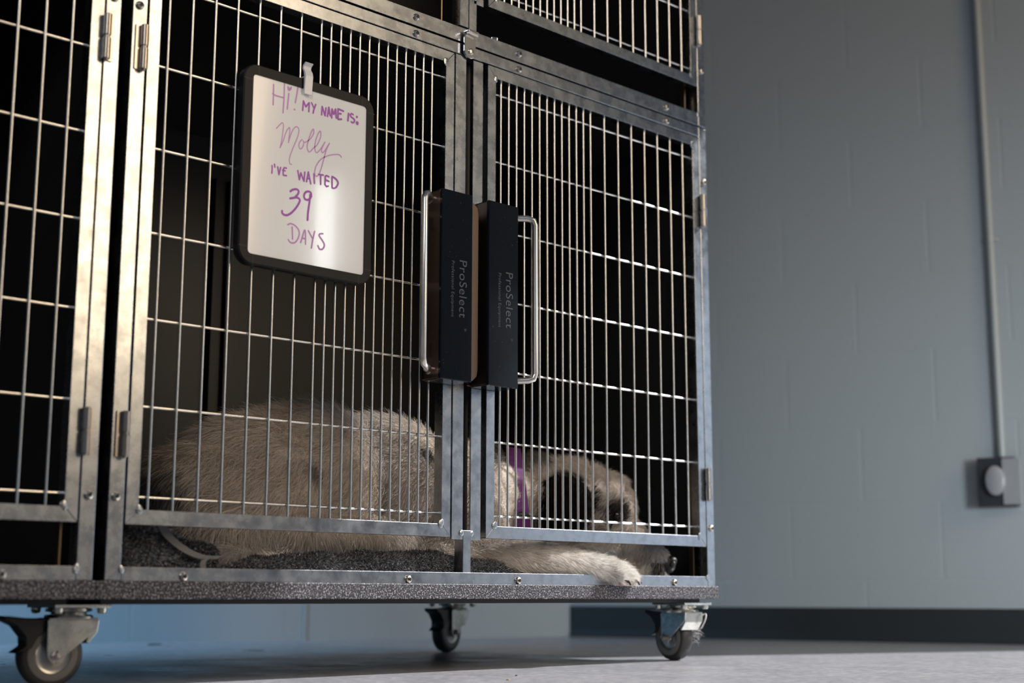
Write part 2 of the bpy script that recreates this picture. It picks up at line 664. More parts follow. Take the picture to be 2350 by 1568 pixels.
def door(root, dx, dz, mirror, dense0=None, ds=.5, ws=1.0, first=None, top=Z_DT, rows=range(0, 7), nx=13):
    """a wire door; mirror False = hinged left, dense wires right"""
    if not mirror:
        x0, x1 = -.96, 14.12
        xs = [k for k in range(8)] + [7 + .5 * k for k in range(1, 13)]
        hx, ld = -1.2, -1
    else:
        x0, x1 = 16.16, 31.24
        if first is None:
            xs = [17.16 + .5 * k for k in range(13)] + [23.16 + k for k in range(1, 8)]
        else:
            xs = first
        hx, ld = 31.3, 1
    mb_ = mitre_frame(MB(), x0 + dx, x1 + dx, Z_DB + dz, top + dz, FW, 0, .5, .53)
    for xx in (x0 + .5, x1 - .5):
        for zz in (Z_DB + .53, top - .53):
            weld(mb_, xx + dx, -.01, zz + dz)
    d = build('door', mb_, M['steel'], root, bevel=.0010)
    # vertical wires (front) and cross wires (behind)
    za, zb = Z_DB + .53 + dz - .1, top - .53 + dz + .1
    v = None
    for x in xs:
        if v is None:
            v = sharp(build('vertical_wire', MB().tube([(x + dx, .22, za), (x + dx, .22, zb)], .05, 10), M['wire'], d), 50)
            vx = x
        else:
            copy_at(v, 'vertical_wire', d, x - vx, 0, 0)
    c = None
    for r in rows:
        z = -r * 3.19 - (.03 if r == 6 else 0) + dz
        if c is None:
            c = sharp(build('cross_wire', MB().tube([(x0 + .42 + dx, .32, z), (x1 - .42 + dx, .32, z)], .055, 10), M['wire'], d), 50)
            cz = z
        else:
            copy_at(c, 'cross_wire', d, 0, 0, z - cz)
    for a, b in ((-3.68, -1.98), (-17.84, -16.24)):
        hinge(d, hx + dx, a + dz, b + dz, ld)
    # upright meeting strip with its rivet
    if not mirror:
        s = MB().box(14.17 + dx, 14.8 + dx, -.03, .06, Z_DB - .1 + dz, top + dz)
        s.lathe((14.72 + dx, -.03, -19.98 + dz), (0, -1, 0), [(.14, 0), (.13, .03), (.05, .05), (.0001, .05)], 16)
        ms = build('meeting_strip', s, M['steel'], d, bevel=.0006)
    else:
        s = MB().box(15.3 + dx, 15.9 + dx, .05, .14, Z_DB - .1 + dz, top + dz)
        s.lathe((15.36 + dx, .05, -19.98 + dz), (0, -1, 0), [(.13, 0), (.12, .03), (.05, .05), (.0001, .05)], 16)
        build('meeting_strip', s, M['steel'], d, bevel=.0006)
    return d


def kennel(name, dx, dz, label, slab=True, doors=('L', 'R'), upper_first=None, x_left=-1.64, center=True, top_gap=True, knob=False):
    x0, x1 = x_left, 31.9
    zb = -22.1 if slab else -22.3    # underside of frame
    zt = 1.72                        # top of frame
    root = thing(name, (x0 + dx, 0, (ZF if slab else zb + dz)), label, 'cage', None)
    X = lambda a: a + dx
    Z = lambda a: a + dz
    st = M['steel']
    # posts
    xl = x0
    for a, b in ((xl, xl + .6), (x1 - .6, x1)):
        build('corner_post', MB().box(X(a), X(b), .0, .6, Z(zb), Z(zt)), st, root, bevel=.0010)
    for a, b in ((xl, xl + .6), (x1 - .6, x1)):
        build('rear_post', MB().box(X(a), X(b), 18.1, 18.7, Z(zb), Z(zt)), st, root, bevel=.0010)
    # rails
    mb_ = MB().prism([(X(xl + .62), Z(zb)), (X(x1 - .62), Z(zb)), (X(x1 - .62), Z(-21.62)), (X(xl + .62), Z(-21.62))], .0, .6)
    for k in (xl + .62, x1 - .62):
        weld(mb_, X(k), -.01, Z(-21.7), .13)
    build('bottom_rail', mb_, st, root, bevel=.0010)
    build('top_rail', MB().box(X(xl + .62), X(x1 - .62), .0, .6, Z(1.2), Z(zt)), st, root, bevel=.0010)
    build('rear_rail', MB().box(X(xl + .62), X(x1 - .62), 18.7, 19.2, Z(1.2), Z(zt)), st, root, bevel=.0010)
    # panels
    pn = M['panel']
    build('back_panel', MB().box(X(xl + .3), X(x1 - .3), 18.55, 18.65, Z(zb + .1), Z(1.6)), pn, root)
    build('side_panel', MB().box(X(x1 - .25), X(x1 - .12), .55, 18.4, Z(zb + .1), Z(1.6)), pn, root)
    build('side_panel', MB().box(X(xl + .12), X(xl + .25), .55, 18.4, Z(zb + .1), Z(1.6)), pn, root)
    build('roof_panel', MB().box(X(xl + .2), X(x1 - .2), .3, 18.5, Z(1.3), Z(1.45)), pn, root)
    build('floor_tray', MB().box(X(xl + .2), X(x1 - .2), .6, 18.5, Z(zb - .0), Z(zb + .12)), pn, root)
    build('inner_flange', MB().box(X(x1 - .95), X(x1 - .88), .62, .9, Z(-21.6), Z(1.2)), M['bronze'], root)
    # divider channel on the back panel and the black divider post behind the meeting strips
    mb_ = MB().box(X(13.5), X(13.65), 18.1, 18.55, Z(zb + .1), Z(-.9)).box(X(14.35), X(14.5), 18.1, 18.55, Z(zb + .1), Z(-.9)).box(X(13.65), X(14.35), 18.4, 18.55, Z(zb + .1), Z(-.9))
    build('divider_channel', mb_, M['gasket'], root)
    if center:
        build('divider_post', MB().box(X(14.8), X(15.75), .75, 1.0, Z(-19.9), Z(1.2)), M['gasket'], root)
        build('center_post', MB().box(X(14.85), X(15.3), .0, .55, Z(-21.62), Z(-19.85)), st, root, bevel=.0008)
    pr = [None, None]
    for sx in (1.43, 11.85, 18.08, 28.67):
        if sx > xl:
            add_screw(root, pr, X(sx), Z(-21.93))
            add_screw(root, pr, X(sx), Z(1.42))
    for sz in (-19.22, -1.22):
        add_screw(root, pr, X(xl + .26), Z(sz))
        add_screw(root, pr, X(x1 - .3), Z(sz))
    ds_ = {}
    if 'L' in doors:
        ds_['L'] = door(root, dx, dz, False)
    if 'R' in doors:
        ds_['R'] = door(root, dx, dz, True, first=upper_first)
    if slab:
        build('base_slab', MB().box(X(xl - .33), X(x1 + .10), -.12, 18.9, Z(-22.72), Z(-22.1)), M['slab'], root, bevel=.0012)
        build('underboard', MB().box(X(xl + .2), X(x1 - .6), .55, 18.3, Z(-22.9), Z(-22.72)), M['gasket'], root)
    return root, ds_


k1, d1 = kennel('kennel_cage', 0, 0, 'large steel wire kennel on casters holding the dog, with the whiteboard on its left door')
k2, d2 = kennel('kennel_cage', -34.0, 0, 'empty steel kennel at the left edge, only its hinged door side in view', doors=('R',))
uf = [16.88 + .4725 * k for k in range(13)] + [22.55 + .963 * k for k in range(1, 9)]
k3, d3 = kennel('kennel_cage', 0, 24.1, 'upper kennel stacked on top, its barred door cut off by the top of the picture', slab=False, doors=('R',), upper_first=uf, center=False)
build('center_post', MB().box(14.39, 14.92, -.02, .5, 2.55, 25.2), M['steel'], k3, bevel=.0008)
build('center_post', MB().box(15.02, 15.48, .05, .5, 2.55, 25.2), M['steel'], k3, bevel=.0008)
build('inner_flange', MB().box(13.82, 13.88, .6, .9, 2.55, 25.2), M['bronze'], k3)
build('gap_trim', MB().box(-1.98, -1.93, .35, .9, -22.0, 1.7), M['bronze'], k1)
# latch plate joining the two cages and the thumb screw on the rail
mb = MB()
pts = []
for k in range(9):
    a = math.pi * k / 8
    pts.append((14.86 + .33 * math.cos(a), 1.98 + .25 * math.sin(a)))
for k in range(9):
    a = math.pi + math.pi * k / 8
    pts.append((14.86 + .33 * math.cos(a), 1.34 + .3 * math.sin(a)))
mb.prism(pts, -.22, -.1)
mb.box(14.55, 15.2, -.42, -.1, 2.2, 2.3)
lp = build('latch_plate', mb, M['polished'], k3, bevel=.0008)
mb = MB().lathe((14.88, -.22, 1.36), (0, -1, 0), [(.15, 0), (.14, .06), (.07, .09), (.0001, .09)], 18)
sharp(build('rivet', mb, M['fastener'], lp))
mb = MB().tube([(14.6, -.34, 2.22), (15.15, -.34, 2.16)], .1, 12)
sharp(build('pin', mb, M['fastener'], lp))
mb = MB().lathe((16.75, .3, 2.43), (0, 0, 1), [(.12, -.3), (.12, 0), (.26, .0), (.28, .04), (.28, .18), (.25, .22), (.0001, .22)], 6)
build('thumb_screw', mb, M['polished'], k3, bevel=.0006)


# ---- latch housings and pull handles
def embossed(parent, xc, z0, txt, size, y, extrude):
    cu = bpy.data.curves.new('t', 'FONT')
    cu.body = txt
    cu.size = size
    cu.extrude = extrude
    cu.space_character = 1.08
    to = bpy.data.objects.new('t', cu)
    col.objects.link(to)
    bpy.context.view_layer.update()
    dg = bpy.context.evaluated_depsgraph_get()
    me = bpy.data.meshes.new_from_object(to.evaluated_get(dg))
    bpy.data.objects.remove(to)
    b = ORG[parent.name]
    # text reads downwards: text x -> -z, text y -> +x, text z -> -y
    for v in me.vertices:
        c = v.co.copy()
        v.co = (Vector((xc + c.y, y - c.z, z0 - c.x)) - b) * S
    me.materials.clear()
    me.materials.append(M['emboss'])
    me.name = 'lettering'
    return new_obj('lettering', me, parent)


def latch(dr, xa, xb, side, tz):
    """side -1: handle leaves to the left, +1: to the right"""
    zt, zb = -5.62, -13.75
    ch = MB()
    ch.box(xa, xa + .06, -1.08, .0, zb + .05, zt - .05)
    ch.box(xb - .06, xb, -1.08, .0, zb + .05, zt - .05)
    ch.box(xa, xb, -.12, -.02, zb + .05, zt - .05)
    sharp(build('latch_housing', ch, M['guard'], dr, bevel=.0008))
    cv = MB().box(xa - .02, xb + .02, -1.22, -1.05, zb, zt)
    cv.box(xa + .02, xb - .02, -1.1, -.1, zt - .08, zt + .0)
    cv.box(xa + .02, xb - .02, -1.1, -.1, zb, zb + .08)
    build('latch_cover', cv, M['black'], dr, bevel=.0022)
    xr = xa if side < 0 else xb
    x1 = xr + side * 1.02
    p = [(xr, -.55, -5.95 - .05), (xr + side * .35, -.72, -5.98), (x1 - side * .3, -1.12, -6.0)]
    p += [(x1 - side * .08, -1.22, -6.07), (x1, -1.26, -6.3)]
    q_ = [(x1, -1.26, -13.0), (x1 - side * .08, -1.22, -13.23), (x1 - side * .3, -1.12, -13.3), (xr + side * .35, -.72, -13.32), (xr, -.55, -13.35)]
    sharp(build('pull_handle', MB().tube(p + q_, .145, 18), M['rod'], dr), 60)
    for z in (-6.0, -13.33):
        mb_ = MB().lathe((xr, -.55, z), (side, 0, 0), [(.2, 0), (.2, .12), (.15, .14)], 18)
        sharp(build('collar_ring', mb_, M['fastener'], dr))
    # slots and pins on the side face turned to the camera
    for z in (-7.1, -12.5):
        build('slot', MB().box(xa - .012, xa, -.62, -.5, z - .28, z + .28), M['socket'], dr, bevel=.0006)
    embossed(dr, (xa + xb) / 2 + .12, tz, 'ProSelect', .60, -1.225, .018)
    embossed(dr, (xa + xb) / 2 + .42, tz - 2.95, '\u00ae', .16, -1.225, .012)
    embossed(dr, (xa + xb) / 2 - .32, tz - .12, 'Professional Equipment', .235, -1.225, .012)


latch(d1['L'], 12.44, 14.15, -1, -8.55)
latch(d1['R'], 15.14, 16.88, 1, -8.65)
# steel guard wrapping the right side of the left housing
mb = MB()
pts = [(14.15, -5.8), (14.55, -5.82), (14.78, -6.0), (14.84, -6.3), (14.84, -13.1), (14.78, -13.4), (14.55, -13.6), (14.15, -13.62)]
mb.prism(pts, -.86, -.80)
mb.box(14.78, 14.84, -.82, -.05, -13.1, -6.3)
build('latch_guard', mb, M['guard'], d1['L'], bevel=.0006)
mb = MB()
pts = [(14.95, -5.95), (15.14, -5.95), (15.14, -13.7), (14.95, -13.7)]
mb.prism(pts, -.1, -.02)
build('latch_guard', mb, M['guard'], d1['R'], bevel=.0006)


# ------------------------------------------------------------------ casters
def caster(parent, sx, sy, deg, spring=False):
    a = math.radians(deg)
    ca, sa = math.cos(a), math.sin(a)

    def T(p):
        return Vector((sx + p.x * ca - p.y * sa, sy + p.x * sa + p.y * ca, p.z))

    zp = -22.9
    tr = -.62                      # wheel trails behind the swivel
    R = 1.12
    za = ZF + R
    mb_ = MB()
    for s in (-1, 1):
        mb_.prism([(-.95, -23.42), (.9, -23.42), (.86, -23.75), (tr + .28, za - .1), (tr + .18, za - .28), (tr - .1, za - .3), (tr - .26, za - .1), (tr - .3, za + .15)], s * .56 - .035, s * .56 + .035)
    mb_.prism([(.72, -23.42), (.9, -23.42), (.86, -23.85), (.55, -24.25), (.45, -24.2)], -.56, .56)
    mb_.box(-.9, .88, -.58, .58, -23.46, -23.36)
    mb_.xf(T)
    c = build('caster', mb_, M['zinc'], parent, bevel=.0010)
    b4 = MB().box(-1.05, 1.05, -1.05, 1.05, zp - .12, zp)
    for sx_ in (-.82, .82):
        for sy_ in (-.82, .82):
            b4.lathe((sx_, sy_, zp - .12), (0, 0, -1), [(.17, 0), (.17, .12), (.12, .2), (.0001, .2)], 12)
    b4.xf(lambda p: Vector((sx + p.x, sy + p.y, p.z)))
    sharp(build('mounting_plate', b4, M['zinc'], c, bevel=.0006))
    rc = MB().lathe((0, 0, zp - .12), (0, 0, -1), [(.6, 0), (.78, .03), (.8, .12), (.62, .16), (.6, .22), (.8, .25), (.84, .3), (.8, .36)], 36)
    rc.xf(T)
    sharp(build('swivel_ring', rc, M['zinc'], c))
    ty = MB().lathe((tr, 0, za), (0, 1, 0), [(.78, -.36), (1.0, -.36), (1.08, -.28), (1.12, -.14), (1.12, .14), (1.08, .28), (1.0, .36), (.78, .36)], 56, closed=True)
    ty.xf(T)
    wh = sharp(build('wheel', ty, M['rubber'], c), 50)
    rm = MB()
    rm.lathe((tr, 0, za), (0, 1, 0), [(.64, -.385), (.8, -.385), (.88, -.365), (.88, .365), (.8, .385), (.64, .385)], 48, closed=True)
    rm.xf(T)
    sharp(build('wheel_rim', rm, M['tread'], wh), 50)
    hb = MB()
    hb.lathe((tr, 0, za), (0, 1, 0), [(.0001, -.47), (.2, -.47), (.24, -.4), (.5, -.33), (.62, -.37), (.66, -.35), (.66, .35), (.62, .37), (.5, .33), (.24, .4), (.2, .47), (.0001, .47)], 48)
    hb.xf(T)
    sharp(build('hub', hb, M['hub'], wh), 40)
    for s in (-1, 1):
        ax = MB().lathe((tr, s * .59, za), (0, s, 0), [(.17, 0), (.17, .1), (.1, .15), (.1, .24), (.0001, .25)], 6)
        ax.xf(T)
        sharp(build('axle_bolt', ax, M['fastener'], c))
    br = MB().prism([(-.8, -23.38), (-1.6, -23.36), (-2.35, -23.28), (-2.4, -23.42), (-1.95, -23.62), (-1.62, -24.0), (-1.6, -24.3), (-1.95, -24.55), (-1.4, -24.4), (-1.2, -24.05), (-.85, -23.75), (-.3, -23.62), (.3, -23.5)], -.42, .42)
    br.xf(T)
    build('brake_lever', br, M['brake'], c, bevel=.0016)
    if spring:
        P = catmull([(tr, .62, za), (tr + .3, .66, za + .8), (.4, .7, -23.65), (1.0, .66, -23.45), (1.15, .5, -23.75), (.9, .45, -24.15)], 8)
        sp = MB().tube(P, .035, 8)
        sp.xf(T)
        sharp(build('brake_spring', sp, M['clip'], c), 60)
    return c


cs1 = caster(k2, -1.75, 2.2, -6)
cs2 = caster(k1, 30.75, 1.25, -99, True)
cs3 = caster(k1, 29.6, 17.2, 18)

# ------------------------------------------------------------------ whiteboard hanging on the left door
def rrect(x0, x1, z0, z1, r, n=7):
    p = []
    for cx_, cz_, a0 in ((x1 - r, z1 - r, 0), (x0 + r, z1 - r, 90), (x0 + r, z0 + r, 180), (x1 - r, z0 + r, 270)):
        for k in range(n + 1):
            a = math.radians(a0 + 90 * k / n)
            p.append((cx_ + r * math.cos(a), cz_ + r * math.sin(a)))
    return p


BX0, BX1, BZ0, BZ1 = 2.98, 9.36, -10.22, -2.28
wb = thing('whiteboard', (6.17, 0, BZ0), 'black framed whiteboard with purple handwriting hanging on the kennel door', 'whiteboard')
outer = rrect(BX0, BX1, BZ0, BZ1, .62)
inner = rrect(BX0 + .42, BX1 - .40, BZ0 + .40, BZ1 - .42, .16)
n = len(outer)
o2 = rrect(BX0 + .05, BX1 - .05, BZ0 + .05, BZ1 - .05, .58)
mb = MB()
rings = [(outer, -.02), (outer, -.34), (o2, -.40), (inner, -.40), (inner, -.30), (inner, -.02)]
mb.add([(x, y, z) for ring, y in rings for x, z in ring],
       [(i * n + k, i * n + (k + 1) % n, ((i + 1) % 6) * n + (k + 1) % n, ((i + 1) % 6) * n + k) for i in range(6) for k in range(n)])
sharp(build('frame', mb, M['board_frame'], wb), 30)
mb = MB()
for xx, zz, w_, h_ in ((BX0 + .66, BZ1 - .21, .012, .21), (BX1 - .66, BZ1 - .21, .012, .21), (BX0 + .66, BZ0 + .2, .012, .2), (BX1 - .66, BZ0 + .2, .012, .2),
                       (BX0 + .21, BZ1 - .66, .21, .012), (BX1 - .2, BZ1 - .66, .2, .012), (BX0 + .21, BZ0 + .66, .21, .012), (BX1 - .2, BZ0 + .66, .2, .012)):
    mb.box(xx - w_, xx + w_, -.405, -.395, zz - h_, zz + h_)
build('frame_joint', mb, M['gasket'], wb)
mb = MB().prism(rrect(BX0 + .35, BX1 - .33, BZ0 + .33, BZ1 - .35, .2), -.36, -.06)
build('writing_surface', mb, M['board_white'], wb)


def ribbon(mb_, pts, w_, y):
    """flat marker line: one strip with rounded ends"""
    Q = []
    for p in pts:
        p = Vector((p[0], 0, p[1]))
        if not Q or (p - Q[-1]).length > 4e-3:
            Q.append(p)
    if len(Q) < 2:
        Q.append(Q[0] + Vector((.02, 0, .01)))
    for i in range(1, len(Q) - 1):
        if (Q[i] - Q[i - 1]).normalized().dot((Q[i + 1] - Q[i]).normalized()) < .35:
            ribbon(mb_, [(q.x, q.z) for q in Q[:i + 1]], w_, y)
            ribbon(mb_, [(q.x, q.z) for q in Q[i:]], w_, y - .0007)
            return
    h = w_ / 2
    d0, d1 = (Q[1] - Q[0]).normalized(), (Q[-1] - Q[-2]).normalized()
    Q = [Q[0] - d0 * h * .7] + Q + [Q[-1] + d1 * h * .7]
    vs__ = []
    for i, q in enumerate(Q):
        a_ = (q - Q[max(i - 1, 0)])
        b_ = (Q[min(i + 1, len(Q) - 1)] - q)
        a_ = a_.normalized() if a_.length > 0 else b_.normalized()
        b_ = b_.normalized() if b_.length > 0 else a_
        t = a_ + b_
        t = t.normalized() if t.length > .3 else b_
        hh = h * (.45 if i in (0, len(Q) - 1) else min(1.5, 1 / max(.6, t.dot(b_))))
        nn_ = Vector((-t.z, 0, t.x)) * hh
        vs__ += [(q.x - nn_.x, y, q.z - nn_.z), (q.x + nn_.x, y, q.z + nn_.z)]
    mb_.add(vs__, [(2 * i, 2 * i + 2, 2 * i + 3, 2 * i + 1) for i in range(len(Q) - 1)])


STROKES = {
    'greeting':[
    (0.06,0,[(4.35,-2.89),(4.36,-3.34),(4.36,-3.73)]),
    (0.06,0,[(4.86,-2.72),(4.86,-3.36),(4.83,-3.95)]),
    (0.06,0,[(4.31,-3.28),(4.46,-3.32),(4.87,-3.32)]),
    (0.06,0,[(5.08,-3.08),(5.03,-3.74)]),
    (0.06,0,[(5.51,-2.68),(5.46,-3.05),(5.40,-3.39)]),
    (0.06,0,[(5.36,-3.66),(5.39,-3.68)]),
    (0.05,0,[(5.03,-2.81),(5.04,-2.91),(5.09,-2.96),(5.17,-2.88),(5.19,-2.79)]),
    (0.05,0,[(5.03,-2.81),(5.08,-2.87),(5.14,-2.84),(5.19,-2.79)]),
    (0.05,0,[(5.05,-2.85),(5.10,-2.93),(5.15,-2.84)]),
],
    'greeting_text':[
    (0.075,0,[(5.76,-3.62),(5.79,-3.21),(5.91,-3.43),(6.07,-3.22),(6.06,-3.60)]),
    (0.075,0,[(6.18,-3.19),(6.31,-3.39)]),
    (0.075,0,[(6.39,-3.21),(6.31,-3.43),(6.27,-3.61)]),
    (0.075,0,[(6.69,-3.58),(6.71,-3.22),(6.86,-3.58),(6.90,-3.23)]),
    (0.075,0,[(6.98,-3.58),(7.04,-3.17),(7.12,-3.52)]),
    (0.075,0,[(7.01,-3.42),(7.10,-3.42)]),
    (0.075,0,[(7.19,-3.59),(7.20,-3.20),(7.29,-3.41),(7.38,-3.17),(7.42,-3.54)]),
    (0.075,0,[(7.51,-3.57),(7.50,-3.13),(7.78,-3.16)]),
    (0.075,0,[(7.50,-3.33),(7.66,-3.30)]),
    (0.075,0,[(7.51,-3.57),(7.69,-3.52)]),
    (0.075,0,[(8.04,-3.19),(8.01,-3.52)]),
    (0.065,1,[(8.28,-3.19),(8.19,-3.17),(8.13,-3.23),(8.18,-3.31),(8.31,-3.36),(8.35,-3.42),(8.31,-3.51),(8.23,-3.54),(8.18,-3.51)]),
    (0.1,0,[(8.46,-3.23),(8.47,-3.25)]),
    (0.13,0,[(8.49,-3.47),(8.49,-3.53)]),
],
    'name':[
    (0.04,1,[(4.54,-4.65),(4.67,-4.49),(4.81,-4.35),(4.87,-4.44),(4.85,-4.74),(4.81,-5.08),(4.74,-5.39)]),
    (0.04,1,[(4.74,-5.39),(4.87,-5.10),(5.00,-4.70),(5.14,-4.47),(5.18,-4.57),(5.16,-4.81),(5.13,-5.09)]),
    (0.04,1,[(5.13,-5.09),(5.22,-4.77),(5.35,-4.48),(5.50,-4.35),(5.61,-4.46),(5.56,-4.75),(5.40,-5.15),(5.27,-5.48),(5.20,-5.74),(5.23,-5.92),(5.32,-5.94)]),
    (0.04,1,[(5.78,-4.81),(5.67,-4.94),(5.63,-5.10),(5.70,-5.22),(5.81,-5.12),(5.86,-4.94),(5.83,-4.85)]),
    (0.04,1,[(5.89,-4.91),(6.00,-4.85),(6.17,-4.70),(6.32,-4.45),(6.33,-4.29),(6.28,-4.28),(6.18,-4.49),(6.07,-4.83),(6.03,-5.08),(6.13,-5.25),(6.28,-5.11),(6.38,-5.00),(6.51,-4.87),(6.66,-4.55),(6.68,-4.34),(6.63,-4.27),(6.51,-4.48),(6.42,-4.78),(6.40,-5.04),(6.48,-5.20),(6.62,-5.09),(6.76,-4.89),(6.89,-4.67)]),
    (0.04,1,[(6.89,-4.67),(6.74,-5.00),(6.78,-5.14),(6.93,-4.97),(7.12,-4.66)]),
    (0.04,1,[(7.12,-4.66),(6.97,-4.98),(6.88,-5.29),(6.76,-5.73),(6.65,-6.02),(6.52,-6.17),(6.43,-6.09),(6.46,-5.83),(6.61,-5.55),(6.81,-5.35),(7.15,-5.16),(7.55,-5.04),(7.68,-5.07),(7.73,-5.13)]),
],
    'message':[
    (0.065,0,[(4.40,-6.17),(4.41,-6.33),(4.40,-6.49)]),
    (0.065,0,[(4.51,-6.09),(4.53,-6.22)]),
    (0.065,0,[(4.66,-6.17),(4.73,-6.48),(4.80,-6.16)]),
    (0.065,0,[(5.08,-6.14),(4.97,-6.14),(4.92,-6.25),(4.93,-6.45),(5.09,-6.44)]),
    (0.065,0,[(4.89,-6.26),(5.02,-6.26)]),
    (0.065,0,[(5.61,-6.12),(5.70,-6.48),(5.76,-6.18),(5.92,-6.50),(5.95,-6.11)]),
    (0.065,0,[(6.04,-6.50),(6.12,-6.07),(6.25,-6.54)]),
    (0.065,0,[(6.07,-6.34),(6.21,-6.34)]),
    (0.065,0,[(6.39,-6.09),(6.43,-6.49)]),
    (0.065,0,[(6.61,-6.07),(6.85,-6.05)]),
    (0.065,0,[(6.72,-6.09),(6.73,-6.47)]),
    (0.065,0,[(7.13,-6.06),(7.00,-6.04),(6.95,-6.08),(6.94,-6.42),(7.02,-6.49),(7.11,-6.45)]),
    (0.065,0,[(6.96,-6.22),(7.14,-6.25)]),
    (0.065,1,[(7.28,-6.02),(7.30,-6.49)]),
    (0.065,1,[(7.28,-6.02),(7.47,-6.08),(7.59,-6.22),(7.50,-6.42),(7.38,-6.49),(7.30,-6.49)]),
],
    'number':[
    (0.09,1,[(5.28,-7.04),(5.39,-6.95),(5.58,-6.89),(5.68,-6.95),(5.64,-7.09),(5.53,-7.21)]),
    (0.09,1,[(5.28,-7.32),(5.40,-7.28),(5.61,-7.22),(5.75,-7.30),(5.64,-7.55),(5.42,-7.83),(5.22,-7.99),(5.05,-8.03),(4.94,-7.97),(4.93,-7.88)]),
    (0.09,1,[(6.29,-6.99),(6.26,-6.89),(6.13,-6.87),(6.00,-6.94),(5.94,-7.08),(5.99,-7.20),(6.14,-7.21),(6.25,-7.11),(6.30,-7.01)]),
    (0.09,1,[(6.24,-6.97),(6.22,-7.22),(6.16,-7.69),(6.14,-8.04)]),
    (0.09,1,[(6.26,-6.97),(6.25,-7.13)]),
],
    'unit':[
    (0.065,1,[(5.21,-8.39),(5.35,-8.32),(5.57,-8.37),(5.74,-8.52),(5.76,-8.71),(5.67,-8.93),(5.53,-9.06),(5.36,-9.07),(5.25,-8.97)]),
    (0.065,1,[(5.42,-8.44),(5.46,-8.93)]),
    (0.065,1,[(5.84,-9.00),(6.03,-8.46),(6.08,-9.03)]),
    (0.065,1,[(5.93,-8.80),(6.08,-8.81)]),
    (0.065,1,[(6.19,-8.45),(6.39,-8.71)]),
    (0.065,1,[(6.50,-8.42),(6.43,-8.72),(6.36,-9.13)]),
    (0.065,1,[(6.91,-8.45),(6.77,-8.48),(6.72,-8.56),(6.86,-8.70),(6.99,-8.88),(6.92,-9.06),(6.77,-9.10),(6.67,-8.97)]),
],
}
for nm in STROKES:
    mb = MB()
    for si, (w_, sm, pts) in enumerate(STROKES[nm]):
        if sm:
            pts = [(p.x, p.y) for p in catmull([(a, b, 0) for a, b in pts], 7)]
        ribbon(mb, pts, w_, -.364 - .0012 * si)
    o = build('handwriting', mb, M['ink_thin'] if nm in ('name', 'greeting', 'unit') else M['ink'], wb)

# white hook over the top edge
hk = MB()
sec = [(-.43, -2.95), (-.43, -2.2), (-.40, -2.02), (-.30, -1.86), (-.34, -1.72), (-.5, -1.62), (-.56, -1.66), (-.42, -1.76), (-.40, -1.86), (-.52, -2.04), (-.56, -2.2), (-.50, -2.95)]
vs_, fs = [], []
k_ = len(sec)
for x in (5.72, 6.10):
    for y, z in sec:
        vs_.append((x, y, z - .0))
fs = [tuple(range(k_)), tuple(range(2 * k_ - 1, k_ - 1, -1))] + [(i, (i + 1) % k_, (i + 1) % k_ + k_, i + k_) for i in range(k_)]
hk.add(vs_, fs)
hk.box(5.74, 6.08, -.44, .16, -2.26, -2.2)
hk.box(5.74, 6.08, .1, .16, -2.6, -2.2)
tag(build('plastic_hook', hk, M['clip'], org=(5.9, -.45, -2.5), bevel=.0008), 'small white plastic hook clipped over the top edge of the whiteboard', 'hook')

# ------------------------------------------------------------------ fused body meshes and hair strands
def fuse(name, mb_, voxel, smooth_iter, org, parent=None, smooth_f=.5):
    """merges overlapping closed shapes into one continuous surface"""
    base = Vector(org)
    me = bpy.data.meshes.new(name)
    me.from_pydata([(Vector(p) - base) * S for p in mb_.v], [], mb_.f)
    clean_normals(me)
    o = bpy.data.objects.new(name, me)
    col.objects.link(o)
    r = o.modifiers.new('r', 'REMESH')
    r.mode = 'VOXEL'
    r.voxel_size = voxel
    s = o.modifiers.new('s', 'SMOOTH')
    s.factor = smooth_f
    s.iterations = smooth_iter
    bpy.context.view_layer.update()
    dg = bpy.context.evaluated_depsgraph_get()
    out = bpy.data.meshes.new_from_object(o.evaluated_get(dg))
    o.modifiers.clear()
    o.data = out
    out.name = name
    bpy.data.meshes.remove(me)
    out.shade_smooth()
    ORG[o.name] = base
    if parent:
        o.parent = parent
        o.location = (0, 0, 0)
    else:
        o.location = W(*base)
    return o


def mesh_arrays(o):
    """vertices in pitches, triangle indices"""
    me = o.data
    me.calc_loop_triangles()
    v = np.empty(len(me.vertices) * 3)
    me.vertices.foreach_get('co', v)
    v = v.reshape(-1, 3) / S + np.array(ORG[o.name])
    t = np.empty(len(me.loop_triangles) * 3, dtype=np.int32)
    me.loop_triangles.foreach_get('vertices', t)
    return v, t.reshape(-1, 3)


def sample(v, t, n, weight=None):
    a, b, c = v[t[:, 0]], v[t[:, 1]], v[t[:, 2]]
    cr = np.cross(b - a, c - a)
    ar = np.linalg.norm(cr, axis=1)
    nr = cr / np.maximum(ar, 1e-12)[:, None]
    w_ = ar.copy()
    if weight is not None:
        w_ = w_ * weight((a + b + c) / 3, nr)
    idx = rng.choice(len(t), n, p=w_ / w_.sum())
    r1, r2 = np.sqrt(rng.random(n)), rng.random(n)
    p = a[idx] * (1 - r1)[:, None] + b[idx] * (r1 * (1 - r2))[:, None] + c[idx] * (r1 * r2)[:, None]
    return p, nr[idx]


def unit(a):
    return a / np.maximum(np.linalg.norm(a, axis=1), 1e-9)[:, None]


